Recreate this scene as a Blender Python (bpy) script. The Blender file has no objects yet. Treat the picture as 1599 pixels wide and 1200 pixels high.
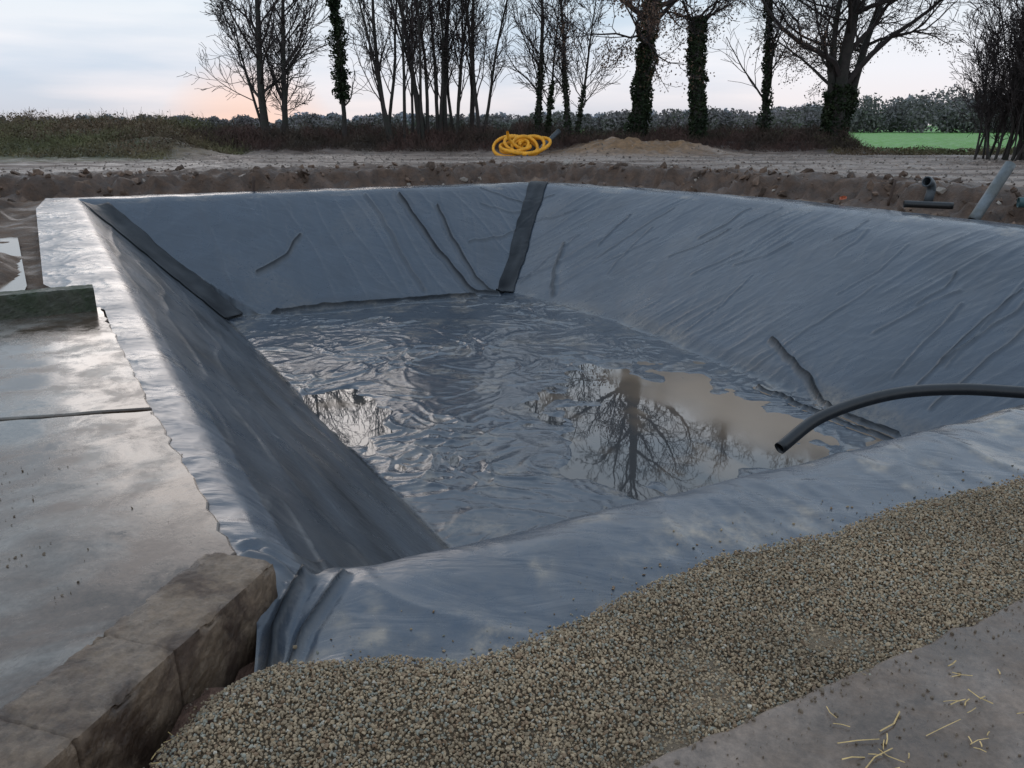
import bpy, math, random
import numpy as np
from mathutils import Vector

S = bpy.context.scene
S.view_settings.view_transform = 'Standard'
S.view_settings.look = 'None'
S.view_settings.exposure = 0
COL = S.collection
R = np.random.RandomState(7)

# ------------------------------------------------------------------ noise
_perm = np.random.RandomState(3).permutation(512)
_ang = np.random.RandomState(4).rand(512) * 2 * math.pi
_gx, _gy = np.cos(_ang), np.sin(_ang)
def noise(x, y, seed=0):
    x = np.asarray(x, float); y = np.asarray(y, float)
    xi = np.floor(x).astype(int); yi = np.floor(y).astype(int)
    xf = x - xi; yf = y - yi
    def g(ix, iy, dx, dy):
        h = _perm[(_perm[(ix + seed * 17) % 512] + iy + seed * 31) % 512]
        return _gx[h] * dx + _gy[h] * dy
    u = xf ** 3 * (xf * (xf * 6 - 15) + 10); v = yf ** 3 * (yf * (yf * 6 - 15) + 10)
    a = g(xi, yi, xf, yf); b = g(xi + 1, yi, xf - 1, yf)
    c = g(xi, yi + 1, xf, yf - 1); d = g(xi + 1, yi + 1, xf - 1, yf - 1)
    return 1.4 * ((a * (1 - u) + b * u) * (1 - v) + (c * (1 - u) + d * u) * v)
def fbm(x, y, o=4, seed=0):
    s = 0; a = 1.0; t = 0
    for i in range(o):
        s = s + a * noise(x * 2 ** i, y * 2 ** i, seed + i); t += a; a *= .5
    return s / t
def ridged(x, y, seed=0, p=4):
    return np.clip(1 - np.abs(noise(x, y, seed)) * 1.8, 0, 1) ** p
def sstep(a, b, x):
    t = np.clip((x - a) / (b - a), 0, 1); return t * t * (3 - 2 * t)

# ------------------------------------------------------------------ helpers
def mk(name, verts, faces, mat=None, smooth=False, col=None):
    verts = np.asarray(verts, np.float32).reshape(-1, 3); faces = np.asarray(faces, np.int32)
    me = bpy.data.meshes.new(name)
    k = faces.shape[1]
    me.vertices.add(len(verts)); me.vertices.foreach_set('co', verts.ravel())
    me.loops.add(faces.size); me.loops.foreach_set('vertex_index', faces.ravel())
    me.polygons.add(len(faces)); me.polygons.foreach_set('loop_start', np.arange(0, faces.size, k, dtype=np.int32))
    me.polygons.foreach_set('loop_total', np.full(len(faces), k, np.int32))
    me.polygons.foreach_set('use_smooth', np.full(len(faces), smooth, bool))
    me.update(calc_edges=True); me.validate()
    if col is not None:
        at = me.color_attributes.new('Col', 'FLOAT_COLOR', 'POINT')
        c = np.ones((len(verts), 4), np.float32); c[:, :3] = col
        at.data.foreach_set('color', c.ravel())
    ob = bpy.data.objects.new(name, me); COL.objects.link(ob)
    if mat: me.materials.append(mat)
    return ob
def info(ob, label, cat, group=None, kind=None):
    ob["label"] = label; ob["category"] = cat
    if group: ob["group"] = group
    if kind: ob["kind"] = kind
    return ob
def empty(name, loc):
    e = bpy.data.objects.new(name, None); e.location = loc; COL.objects.link(e); return e

def mat(name, col, rough=.8, var=.35, scale=6, bump=.3, bscale=40, attr=False, spec=.5, dist=.02, col2=None, rvar=0.0, ior=1.45):
    m = bpy.data.materials.new(name); m.use_nodes = True
    nt = m.node_tree; N = nt.nodes; L = nt.links
    b = N['Principled BSDF']
    tc = N.new('ShaderNodeTexCoord')
    n1 = N.new('ShaderNodeTexNoise'); n1.inputs['Scale'].default_value = scale; n1.inputs['Detail'].default_value = 8
    n1.inputs['Roughness'].default_value = .65
    L.new(tc.outputs['Object'], n1.inputs['Vector'])
    mx = N.new('ShaderNodeMix'); mx.data_type = 'RGBA'; mx.blend_type = 'MULTIPLY'
    mx.inputs['Factor'].default_value = 1
    rp = N.new('ShaderNodeMapRange'); rp.inputs['From Min'].default_value = .3; rp.inputs['From Max'].default_value = .7
    rp.inputs['To Min'].default_value = 1 - var; rp.inputs['To Max'].default_value = 1 + var
    L.new(n1.outputs['Fac'], rp.inputs['Value'])
    if attr:
        a = N.new('ShaderNodeAttribute'); a.attribute_name = 'Col'; src = a.outputs['Color']
    else:
        c1 = N.new('ShaderNodeMix'); c1.data_type = 'RGBA'
        c1.inputs['A'].default_value = (*col, 1); c1.inputs['B'].default_value = (*(col2 or col), 1)
        n3 = N.new('ShaderNodeTexNoise'); n3.inputs['Scale'].default_value = scale * .37; n3.inputs['Detail'].default_value = 5
        L.new(tc.outputs['Object'], n3.inputs['Vector'])
        r3 = N.new('ShaderNodeMapRange'); r3.inputs['From Min'].default_value = .42; r3.inputs['From Max'].default_value = .6
        L.new(n3.outputs['Fac'], r3.inputs['Value']); L.new(r3.outputs['Result'], c1.inputs['Factor'])
        src = c1.outputs['Result']
    L.new(src, mx.inputs['A']); L.new(rp.outputs['Result'], mx.inputs['B'])
    L.new(mx.outputs['Result'], b.inputs['Base Color'])
    b.inputs['Roughness'].default_value = rough
    if rvar:
        r2 = N.new('ShaderNodeMapRange'); r2.inputs['From Min'].default_value = .4; r2.inputs['From Max'].default_value = .6
        r2.inputs['To Min'].default_value = max(.02, rough - rvar); r2.inputs['To Max'].default_value = rough + rvar
        n4 = N.new('ShaderNodeTexNoise'); n4.inputs['Scale'].default_value = scale * .5; n4.inputs['Detail'].default_value = 6
        L.new(tc.outputs['Object'], n4.inputs['Vector']); L.new(n4.outputs['Fac'], r2.inputs['Value'])
        L.new(r2.outputs['Result'], b.inputs['Roughness'])
    b.inputs['Specular IOR Level'].default_value = spec; b.inputs['IOR'].default_value = ior
    if bump:
        n2 = N.new('ShaderNodeTexNoise'); n2.inputs['Scale'].default_value = bscale; n2.inputs['Detail'].default_value = 8
        n2.inputs['Roughness'].default_value = .65
        L.new(tc.outputs['Object'], n2.inputs['Vector'])
        bp = N.new('ShaderNodeBump'); bp.inputs['Strength'].default_value = bump; bp.inputs['Distance'].default_value = dist
        L.new(n2.outputs['Fac'], bp.inputs['Height']); L.new(bp.outputs['Normal'], b.inputs['Normal'])
    return m

# ------------------------------------------------------------------ basin shape
RIM = np.array([(-1.0, 3.05), (12.6, 9.86), (10.4, 14.5), (8.9, 17.7), (7.0, 21.6), (4.2, 25.2), (.8, 28.3), (-11.85, 22.0)])
WID = np.array([3.0, 4.6, 4.7, 4.7, 4.6, 4.3, 3.8, 2.88])
DEP = 3.0
def edges(x, y):
    ds = []
    n = len(RIM)
    for i in range(n):
        a = RIM[i]; b = RIM[(i + 1) % n]; t = (b - a) / np.linalg.norm(b - a)
        nx, ny = -t[1], t[0]
        ds.append((x - a[0]) * nx + (y - a[1]) * ny)
    return np.array(ds)
def basin(x, y):
    ds = edges(x, y)
    k = 26.0
    m = ds / WID.reshape((-1,) + (1,) * (ds.ndim - 1))
    mm = m.min(0)
    sm = mm - np.log(np.exp(-k * (m - mm)).sum(0)) / k + .0
    sm = np.where(mm < .02, mm, sm * sstep(0, .2, mm) + mm * (1 - sstep(0, .2, mm)))
    k1 = .022 + .023 * sstep(0, .5, m[7] - mm)
    p = .5 * (sm + np.sqrt(sm * sm + k1 * k1))
    q = 1 - p
    p = 1 - .5 * (q + np.sqrt(q * q + .05 ** 2))
    z = -DEP * p
    return z, ds, mm

CON = lambda x: 1.97 + (x - .44) * .52        # edge of front pavement
GXB = np.array([-1.6, -.95, -.77, -.45, -.19, .2, .6, .98, 1.56, 2.0, 2.41, 2.88, 4.5, 14])
GYB = np.array([2.50, 2.46, 2.46, 2.50, 2.45, 2.69, 2.98, 3.25, 3.43, 3.72, 3.86, 4.07, 4.95, 9.2])
GTY = np.array([.5, 1.5, 2.1, 2.35, 2.5, 3.0]); GTX = np.array([-1.22, -1.17, -1.07, -.98, -.86, -.8])

def ground_h(x, y):
    z, ds, mm = basin(x, y)
    dmin = ds.min(0); arg = ds.argmin(0); dout = -dmin
    base = z - .14
    out = np.zeros_like(z) - .05
    # rough excavation bank beyond liner
    w = np.where(arg == 7, sstep(14, 20, y), 1.0) * (arg != 0)
    nz = fbm(x * .45, y * .45, 4, 5)
    nd = fbm(x * 1.6, y * 1.6, 5, 9)
    bank = w * (.46 * sstep(2.0, 2.8, dout + nz * 1.2 + .7 * nd) - .16 * np.exp(-((dout - 1.6) / .7) ** 2))
    bank = bank + w * .30 * nd * sstep(.9, 2., dout) * (1 - .85 * sstep(3.8, 6.5, dout))
    out = out + bank
    # left muddy ditch with puddle
    wl = (arg == 7) * sstep(8.6, 9.6, y)
    out = out - wl * (.17 * sstep(.65, 1.0, dout + .25 * nd) * (1 - sstep(1.3, 1.9, dout + nz * 1.2)) * (1 - sstep(14.5, 16.5, y))) + wl * .12 * fbm(x * 1.1, y * 1.1, 4, 12)
    out = out + wl * .20 * sstep(1.6, 2.6, dout + nz)
    # under slabs
    sl = ((arg == 7) | (x < -1.2)) * (1 - sstep(8.0, 8.6, y))
    out = out - .16 * sl
    # sand mound
    out = out + .75 * np.exp(-((x - 5.4) / 2.0) ** 2 - ((y - 43.6) / 1.8) ** 2) + .6 * np.exp(-((x - 9.0) / 2.0) ** 2 - ((y - 43.4) / 1.5) ** 2) + .10 * np.exp(-((x - 7) / 4) ** 2 - ((y - 43.6) / 2.) ** 2) * nd * 4
    out = out + .8 * np.exp(-((x + 17.0) / 2.2) ** 2 - ((y - 40.) / 1.6) ** 2)
    # hedge bank
    hb = sstep(43.5, 46.5, y + .5 * nz) * (1 - sstep(50, 53, y)) * (1 - sstep(18.5, 20.5, x)) * sstep(-60, -50, x)
    out = out + .6 * hb * (1 + .4 * fbm(x * .4, y * .4, 3, 2))
    ls = sstep(-15, -21, x) * sstep(34, 42, y) * (1 - sstep(60, 75, y)) * .6
    out = out + ls
    out = out - .30 * sstep(50, 60, y) * (1 - sstep(16, 22, x))
    # front strip: gravel, trench at wall
    xt = np.interp(y, GTY, GTX)
    fr = (y < 3.25) & (x < 0) & (arg != 7) | ((y < 3.1) & (x < -.5))
    tr = 1 - sstep(-.20, .10, x - xt)
    out = np.where(fr, out + .13 - .20 * tr - .085 * (1 - tr) + .05 * nd * tr, out)
    gz = (arg == 0) & (x > -1)
    out = out + np.where(gz, .045, 0) * np.where(fr, 0, 1)
    inside = sstep(.75, .25, dout)
    near = (arg == 0) & (mm < 0)
    zz = np.where(dout < 0, base, out * (1 - inside) + np.minimum(base, out - .1) * inside)
    zz = np.where(near, np.where(y < np.interp(x, GXB, GYB) - .0, out, np.minimum(base, out - .1)), zz)
    return zz, arg, dout, nz

# ------------------------------------------------------------------ ground
def axis(d0, d1, ds, m0, m1, ms, f0, f1):
    v = list(np.arange(d0, d1, ds)) + list(np.arange(d1, m1, ms)) + list(np.arange(d0 - ms, m0, -ms))
    s = ms; p = m1
    while p < f1: v.append(p); s *= 1.13; p += s
    v.append(f1); s = ms; p = m0
    while p > f0: v.append(p); s *= 1.13; p -= s
    v.append(f0)
    return np.array(sorted(set(np.round(v, 4))))
gx = axis(-3, 3.6, .045, -26, 34, .14, -2500, 2500)
gy = axis(1.2, 4.6, .045, .5, 56, .14, -60, 3000)
X, Y = np.meshgrid(gx, gy)
Z, ARG, DO, NZ = ground_h(X, Y)
cx = X.ravel(); cy = Y.ravel(); do = DO.ravel(); nz = NZ.ravel(); ar = ARG.ravel()
def C(*c): return np.array(c)[None, :]
n_a = fbm(cx * .22, cy * .22, 5, 21); n_b = fbm(cx * 1.7, cy * 1.7, 4, 22)
yard = C(.27, .215, .18) * (1 + .5 * n_b[:, None]) 
soil = C(.080, .050, .035) * (1 + .7 * n_b[:, None])
sand = C(.23, .14, .075)
clay = C(.165, .105, .068)
c = yard.copy()
def mixc(c, d, w): w = np.clip(w, 0, 1)[:, None]; return c * (1 - w) + d * w
c = mixc(c, soil, sstep(-.1, .5, fbm(cx * .12, cy * .6, 5, 24) * 1.5 + .12) * .75)
c = mixc(c, clay, sstep(5, 1.0, do) )
c = mixc(c, soil, sstep(1.5, 2.0, do + nz) * sstep(5.6, 3.4, do + 1.5 * nz) * .95)
c = mixc(c, soil * .9, (ar == 7) * sstep(9, 10, cy) * sstep(8, 3, do) * .6)
c = mixc(c, sand, np.exp(-((cx - 6.5) / 4.2) ** 2 - ((cy - 43.6) / 2.4) ** 2) * 1.5)
c = mixc(c, C(.17, .115, .075), np.exp(-((cx + 17) / 2.6) ** 2 - ((cy - 40) / 2.) ** 2) * 1.3)
brown = C(.045, .027, .022) * (1 + .4 * n_b[:, None])
c = mixc(c, brown, sstep(43.5, 45.5, cy + 1.2 * nz) * (1 - sstep(18, 20, cx)) * (1 - sstep(55, 60, cy)))
olive = C(.070, .070, .030) * (1 + .5 * n_a[:, None])
c = mixc(c, olive, sstep(-13, -19, cx + 2 * nz) * sstep(33, 37, cy + 2 * nz))
green = C(.10, .25, .040) * (1 + .2 * n_a[:, None])
c = mixc(c, green, sstep(50, 54, cy + .6 * nz))
c = mixc(c, green, sstep(46.5, 48, cy + .8 * nz) * sstep(19, 20.5, cx))
c = mixc(c, olive * .8, sstep(17, 21, cx) * sstep(42.5, 44, cy + nz) * (1 - sstep(45.5, 47, cy + nz)) * .9)
c = mixc(c, C(.14, .075, .050) * (1 + .5 * n_b[:, None]), (cy < 4.2) & (cx < 4))
grav = C(.17, .125, .08) * (1 + .4 * n_b[:, None])
c = mixc(c, grav, ((cy < 9) & (cx > np.interp(cy, GTY, GTX) + .02) & (ar == 0)).astype(float))
ny, nx = X.shape
idx = np.arange(nx * ny).reshape(ny, nx)
F = np.stack([idx[:-1, :-1], idx[:-1, 1:], idx[1:, 1:], idx[1:, :-1]], -1).reshape(-1, 4)
M_ground = mat('ground_earth', (0, 0, 0), .70, .45, 3.5, 1.0, 7, attr=True, dist=.10, rvar=.22)
g = mk('ground', np.stack([cx, cy, Z.ravel()], -1), F, M_ground, True, c)
info(g, "bare brown stony earth, gravelly yard and green field", "ground", kind="structure")

# ------------------------------------------------------------------ liner
def poly(pts, t):
    pts = np.array(pts, float); s = np.r_[0, np.cumsum(np.linalg.norm(np.diff(pts, axis=0), axis=1))]; s /= s[-1]
    return np.stack([np.interp(t, s, pts[:, 0]), np.interp(t, s, pts[:, 1])], -1)
near_e = [(-.98, 2.42), (-.45, 2.36), (-.19, 2.33), (.2, 2.55), (.98, 3.1), (1.56, 3.3), (2.41, 3.7), (2.88, 3.92), (5, 5.05), (13.6, 8.9)]
left_e = [(-.98, 2.42), (-1.10, 2.95), (-1.34, 3.26), (-2.6, 5.2), (-4.38, 8.3), (-5.98, 9.95), (-11.5, 19.4), (-12.9, 22.3)]
far_e = [(-12.9, 22.3), (-5.8, 25.9), (1.0, 29.2)]
right_e = [(13.6, 8.9), (13.0, 10.6), (11.1, 14.9), (9.6, 18.0), (7.6, 22.0), (4.7, 25.8), (1.0, 29.2)]
NU, NV = 540, 700
tu = np.linspace(0, 1, NU) ** 1.2; tv = np.linspace(0, 1, NV) ** 1.3
U, V = np.meshgrid(tu, tv)
nE = poly(near_e, tu)[None]; fE = poly(far_e, tu)[None]; lE = poly(left_e, tv)[:, None]; rE = poly(right_e, tv)[:, None]
c00, c10, c01, c11 = [np.array(p) for p in (near_e[0], near_e[-1], far_e[0], far_e[-1])]
U3 = U[..., None]; V3 = V[..., None]
P = (1 - V3) * nE + V3 * fE + (1 - U3) * lE + U3 * rE - ((1 - U3) * (1 - V3) * c00 + U3 * (1 - V3) * c10 + (1 - U3) * V3 * c01 + U3 * V3 * c11)
lx, ly = P[..., 0], P[..., 1]

def pathdist(x, y, pts):
    d = np.full(x.shape, 1e9)
    for a, b in zip(pts[:-1], pts[1:]):
        a = np.array(a); b = np.array(b); v = b - a; l = v @ v
        t = np.clip(((x - a[0]) * v[0] + (y - a[1]) * v[1]) / l, 0, 1)
        d = np.minimum(d, np.hypot(x - a[0] - t * v[0], y - a[1] - t * v[1]))
    return d
FOLDS = [ # path, height, width, fold shading painted into the colour
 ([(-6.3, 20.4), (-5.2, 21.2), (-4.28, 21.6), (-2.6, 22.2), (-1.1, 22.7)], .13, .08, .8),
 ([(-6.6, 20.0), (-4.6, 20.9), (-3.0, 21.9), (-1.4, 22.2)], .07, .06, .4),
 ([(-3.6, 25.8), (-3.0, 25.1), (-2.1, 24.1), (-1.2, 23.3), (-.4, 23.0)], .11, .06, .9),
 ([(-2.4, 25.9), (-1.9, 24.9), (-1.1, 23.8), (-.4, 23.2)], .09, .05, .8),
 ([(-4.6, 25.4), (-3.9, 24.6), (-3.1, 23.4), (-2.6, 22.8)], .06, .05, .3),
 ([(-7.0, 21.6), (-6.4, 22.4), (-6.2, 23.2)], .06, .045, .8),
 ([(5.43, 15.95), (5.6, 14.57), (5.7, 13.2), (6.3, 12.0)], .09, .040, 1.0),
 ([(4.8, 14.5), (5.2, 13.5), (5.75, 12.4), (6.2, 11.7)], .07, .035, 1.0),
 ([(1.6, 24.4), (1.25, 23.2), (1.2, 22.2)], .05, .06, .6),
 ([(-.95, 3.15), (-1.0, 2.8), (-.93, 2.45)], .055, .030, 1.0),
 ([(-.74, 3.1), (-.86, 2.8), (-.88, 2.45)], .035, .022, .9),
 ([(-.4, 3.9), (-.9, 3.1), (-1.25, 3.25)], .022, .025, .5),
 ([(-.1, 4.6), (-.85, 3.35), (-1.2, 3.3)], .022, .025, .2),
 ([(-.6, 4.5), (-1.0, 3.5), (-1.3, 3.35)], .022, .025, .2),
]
rf = np.random.RandomState(77)
for i in range(34):   # tension creases down the right-hand bank
    f = rf.uniform(.03, .97); seg = RIM[1:7][::-1]
    p0 = poly(seg, np.array([f]))[0]
    inw = np.array([-.87, -.50]) + rf.randn(2) * .10
    L0 = rf.uniform(.1, 2.4); L1 = L0 + rf.uniform(.8, 2.8)
    sk = np.array([.45, -.88]) * rf.uniform(-1.3, .1)
    a = p0 + inw * L0; b_ = p0 + inw * L1 + sk; mid = (a + b_) / 2 + np.array([.45, -.88]) * rf.uniform(-.1, .2)
    FOLDS.append(([tuple(a), tuple(mid), tuple(b_)], rf.uniform(.015, .04), rf.uniform(.022, .04), rf.uniform(.1, .7)))
WL = -2.952
def openmask(a, b):
    wob = .45 * noise(a * .8, b * .8, 33) + .35 * noise(a * 2.1, b * 2.1, 34)
    m1 = np.hypot((a - 8.7) / 1.5, (b - 10.3) / 3.1) + wob
    m2 = np.hypot((a - 7.1) / 1.3, (b - 9.6) / 2.3) + wob
    m3 = np.hypot((a - 3.2) / .7, (b - 12.9) / 1.5) + wob
    return sstep(1.15, .65, np.minimum(np.minimum(m1, m2), m3))
def liner_h(x, y):
    z, ds, mm = basin(x, y)
    arg = ds.argmin(0); dmin = ds.min(0); dout = np.maximum(0, -dmin)
    z = z - .10 * sstep(0, .9, dout) * np.where(arg == 0, 1.0, .3)
    cor = sstep(.55, .05, np.hypot(x + 1.05, y - 2.65)) * (dout > 0)
    z = z - .10 * cor
    onfl = sstep(.93, 1.03, mm)
    slope = sstep(.0, .12, mm) * (1 - onfl)
    t = (RIM[1] - RIM[0]) / np.linalg.norm(RIM[1] - RIM[0])
    a = x * t[0] + y * t[1]; b = -x * t[1] + y * t[0]
    wx = x + .6 * noise(x * .6, y * .6, 31); wy = y + .6 * noise(x * .6, y * .6, 32)
    op = openmask(a, b)
    patch = .3 + .7 * sstep(-.2, .4, noise(x * .45, y * .45, 38))
    wr = (ridged(wx * .9, wy * 1.1, 40, 7) * .040 + ridged(wx * 2.0, wy * 1.7, 41, 6) * .024 + ridged(wx * 3.8, wy * 2.9, 39, 5) * .012) * patch + .006 * fbm(wx * 2.5, wy * 3, 3, 43)
    lowf = .028 * fbm(x * .7, y * .7, 4, 42)
    zf = WL + .006 + .075 * sstep(12.5, 19, b) + wr * (1 - .35 * op) + lowf - .070 * op
    z = z * (1 - onfl) + onfl * zf
    right = np.isin(arg, [1, 2, 3, 4, 5]); back = arg == 6; left = arg == 7; nearb = arg == 0
    wob = .18 * noise(x * .45, y * .45, 50)
    amp1 = .15 + .85 * sstep(-.2, .4, noise(x * .35, y * .35, 48))
    r1 = (ridged(b * 1.1 + a * .45 + wob, a * .10, 51, 10) * .030 + ridged(b * 2.6 + a * 1.2 + wob * 2, a * .22, 52, 7) * .018) * amp1
    r1 = r1 + .04 * fbm(x * .6, y * .6, 3, 53) + .008 * ridged(wx * 1.6, wy * 1.6, 47, 6)
    r2 = (ridged(a * .9 + b * .2 + wob, b * .12, 55, 10) * .022 + ridged(a * 2.2 - b * .5 + wob, b * .3, 44, 7) * .012 * amp1) + .045 * fbm(x * .5, y * .5, 3, 56) + .010 * ridged(wx * 1.2, wy * 1.2, 46, 5)
    r3 = ridged(a * 1.6 + .3 * noise(x * .5, y * .3, 57), b * .22, 58, 5) * .025 + .035 * fbm(a * .9, b * .25, 3, 59) + .035 * ridged(a * 2.6 + wob, b * .30, 45, 6) * sstep(9.5, 4, y)
    nb = ridged(wx * 1.7, wy * 1.1, 60, 5) * .014 + .045 * fbm(x * .9, y * .9, 3, 61) + .008 * ridged(wx * 3.6 + wy * 1.5, wy * 1.6, 66, 7) * patch
    z = z + slope * np.where(right, r1, np.where(back, r2, np.where(left, r3, r1 * .5)))
    rimz = (1 - sstep(.02, .12, mm))
    cr = .010 * ridged(x * 2.1 + noise(x, y, 63), y * 1.7, 62, 3) + .020 * fbm(x * 1.0, y * 1.0, 3, 64) + .004 * ridged(x * 6, y * 5, 67, 3)
    z = z + rimz * np.where(nearb, nb, np.where(left, cr * sstep(.0, .3, dout + .15), .03 * fbm(x * .8, y * .8, 3, 65)))
    fold_shade = np.zeros_like(z)
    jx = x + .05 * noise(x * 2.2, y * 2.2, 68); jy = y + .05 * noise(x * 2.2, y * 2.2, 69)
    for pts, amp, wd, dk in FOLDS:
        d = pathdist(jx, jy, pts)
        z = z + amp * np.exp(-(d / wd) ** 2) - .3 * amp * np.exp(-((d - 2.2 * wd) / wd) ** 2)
        fold_shade = np.maximum(fold_shade, dk * np.exp(-(d / (wd * 1.15)) ** 2))
    return z, ds, mm, a, b, onfl, slope, arg, fold_shade
lz, ds, mm, la, lb, onfl, slope, arg, fold_shade = liner_h(lx, ly)
dout = np.maximum(0, -ds.min(0))
# attributes: R = mud/silt film, G = wetness, B = darkness, with painted shade on folds and left bank
mudn = fbm(lx * 1.1, ly * 1.1, 5, 70); mud2 = fbm(lx * 3.5, ly * 3.5, 4, 74); mud3 = fbm(lx * 9, ly * 9, 3, 78)
berm = (arg == 0) & (mm < .06)
mud = np.where(berm, .08 + sstep(-.10, .45, mudn + .7 * mud2 + .3 * mud3) * .55, 0) + onfl * sstep(.0, .45, mudn + .4 * mud2) * .35
mud = mud + np.where(slope > .5, .08 * sstep(.0, .5, fbm(lx * .5, ly * .5, 4, 71)), 0)
mud = mud + ((mm < .05) & (arg != 0)) * (.05 + .35 * sstep(.05, .5, mudn))
toe = np.exp(-((mm - .97) / .05) ** 2) * sstep(0, .4, fbm(lx * .6, ly * .6, 3, 73) + .1)
mud = (mud + toe * .22) * (1 - fold_shade)
wet = np.where(mm < .03, np.where(arg == 7, .50, .68), .45) * (1 - onfl) + onfl * .92
wet = wet + .55 * mudn * (mm < .05) + .20 * mud2 * (mm < .9) + np.where(slope > .4, .35 * mudn, 0)
wet = wet * (1 - .8 * fold_shade)
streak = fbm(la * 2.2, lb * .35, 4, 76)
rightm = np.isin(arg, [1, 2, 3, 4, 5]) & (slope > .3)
dark = np.where((arg == 7) & (slope > .3), .62 + .7 * streak, 0) + np.where(arg == 6, .15, 0) + fold_shade + np.where(rightm, .10 + .35 * np.clip(fbm(lb * .9 + la * .4, la * .3, 4, 79), 0, 1), 0) + onfl * .25  # left bank darkened for its facing; fold shading painted along the creases
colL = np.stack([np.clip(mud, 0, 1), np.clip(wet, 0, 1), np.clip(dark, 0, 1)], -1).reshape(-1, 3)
idx = np.arange(NU * NV).reshape(NV, NU)
F = np.stack([idx[:-1, :-1], idx[:-1, 1:], idx[1:, 1:], idx[1:, :-1]], -1).reshape(-1, 4)

def liner_material(name, base=(.046, .060, .081), spec=.65, bump=.5):
    m = bpy.data.materials.new(name); m.use_nodes = True
    nt = m.node_tree; N = nt.nodes; L = nt.links; b = N['Principled BSDF']
    tc = N.new('ShaderNodeTexCoord'); at = N.new('ShaderNodeAttribute'); at.attribute_name = 'Col'
    sp = N.new('ShaderNodeSeparateColor'); L.new(at.outputs['Color'], sp.inputs['Color'])
    n1 = N.new('ShaderNodeTexNoise'); n1.inputs['Scale'].default_value = 1.3; n1.inputs['Detail'].default_value = 9; n1.inputs['Roughness'].default_value = .68
    L.new(tc.outputs['Object'], n1.inputs['Vector'])
    n2 = N.new('ShaderNodeTexNoise'); n2.inputs['Scale'].default_value = 9; n2.inputs['Detail'].default_value = 8; n2.inputs['Roughness'].default_value = .7
    L.new(tc.outputs['Object'], n2.inputs['Vector'])
    va = N.new('ShaderNodeMix'); va.data_type = 'RGBA'
    va.inputs['A'].default_value = (*[x * .7 for x in base], 1); va.inputs['B'].default_value = (*[x * 1.4 for x in base], 1)
    L.new(n1.outputs['Fac'], va.inputs['Factor'])
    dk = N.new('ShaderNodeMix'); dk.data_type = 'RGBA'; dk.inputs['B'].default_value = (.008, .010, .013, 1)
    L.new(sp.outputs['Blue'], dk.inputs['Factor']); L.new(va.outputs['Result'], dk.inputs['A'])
    mu = N.new('ShaderNodeMix'); mu.data_type = 'RGBA'; mu.inputs['B'].default_value = (.27, .225, .175, 1)
    mm_ = N.new('ShaderNodeMath'); mm_.operation = 'MULTIPLY'; 
    r = N.new('ShaderNodeMapRange'); r.inputs['From Min'].default_value = .38; r.inputs['From Max'].default_value = .62; r.inputs['To Min'].default_value = .2; r.inputs['To Max'].default_value = 1.5
    L.new(n2.outputs['Fac'], r.inputs['Value']); L.new(r.outputs['Result'], mm_.inputs[0]); L.new(sp.outputs['Red'], mm_.inputs[1]); mm_.use_clamp = True
    L.new(mm_.outputs[0], mu.inputs['Factor']); L.new(dk.outputs['Result'], mu.inputs['A'])
    L.new(mu.outputs['Result'], b.inputs['Base Color'])
    ro = N.new('ShaderNodeMapRange'); ro.inputs['To Min'].default_value = .50; ro.inputs['To Max'].default_value = .12
    L.new(sp.outputs['Green'], ro.inputs['Value'])
    ra = N.new('ShaderNodeMath'); ra.operation = 'MULTIPLY_ADD'; ra.inputs[1].default_value = .30
    L.new(n2.outputs['Fac'], ra.inputs[0]); 
    rb = N.new('ShaderNodeMath'); rb.operation = 'SUBTRACT'; rb.inputs[1].default_value = .15
    L.new(ro.outputs['Result'], rb.inputs[0]); L.new(rb.outputs[0], ra.inputs[2])
    L.new(ra.outputs[0], b.inputs['Roughness'])
    sl = N.new('ShaderNodeMapRange'); sl.inputs['From Min'].default_value = .5; sl.inputs['To Min'].default_value = spec; sl.inputs['To Max'].default_value = spec * .25
    L.new(sp.outputs['Blue'], sl.inputs['Value']); L.new(sl.outputs['Result'], b.inputs['Specular IOR Level'])
    mp = N.new('ShaderNodeMapping'); mp.inputs['Rotation'].default_value = (0, 0, .46); mp.inputs['Scale'].default_value = (1.0, 3.0, 1.5)
    L.new(tc.outputs['Object'], mp.inputs['Vector'])
    n3 = N.new('ShaderNodeTexNoise'); n3.inputs['Scale'].default_value = 1.6; n3.inputs['Detail'].default_value = 6; n3.inputs['Distortion'].default_value = .8
    L.new(mp.outputs['Vector'], n3.inputs['Vector'])
    bs = N.new('ShaderNodeMapRange'); bs.inputs['From Min'].default_value = .5; bs.inputs['From Max'].default_value = .95; bs.inputs['To Min'].default_value = bump; bs.inputs['To Max'].default_value = bump * .5
    L.new(sp.outputs['Green'], bs.inputs['Value'])
    bp = N.new('ShaderNodeBump'); bp.inputs['Distance'].default_value = .035
    L.new(bs.outputs['Result'], bp.inputs['Strength'])
    L.new(n3.outputs['Fac'], bp.inputs['Height'])
    bp2 = N.new('ShaderNodeBump'); bp2.inputs['Strength'].default_value = .15; bp2.inputs['Distance'].default_value = .005
    L.new(n2.outputs['Fac'], bp2.inputs['Height']); L.new(bp.outputs['Normal'], bp2.inputs['Normal'])
    L.new(bp2.outputs['Normal'], b.inputs['Normal'])
    return m
M_liner = liner_material('liner_sheet')
M_flap = liner_material('liner_flap', (.018, .022, .028), .35, .2)
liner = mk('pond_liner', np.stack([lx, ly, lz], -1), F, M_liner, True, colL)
info(liner, "wrinkled dark grey-blue plastic sheet lining a deep rectangular basin", "pond liner")

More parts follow.
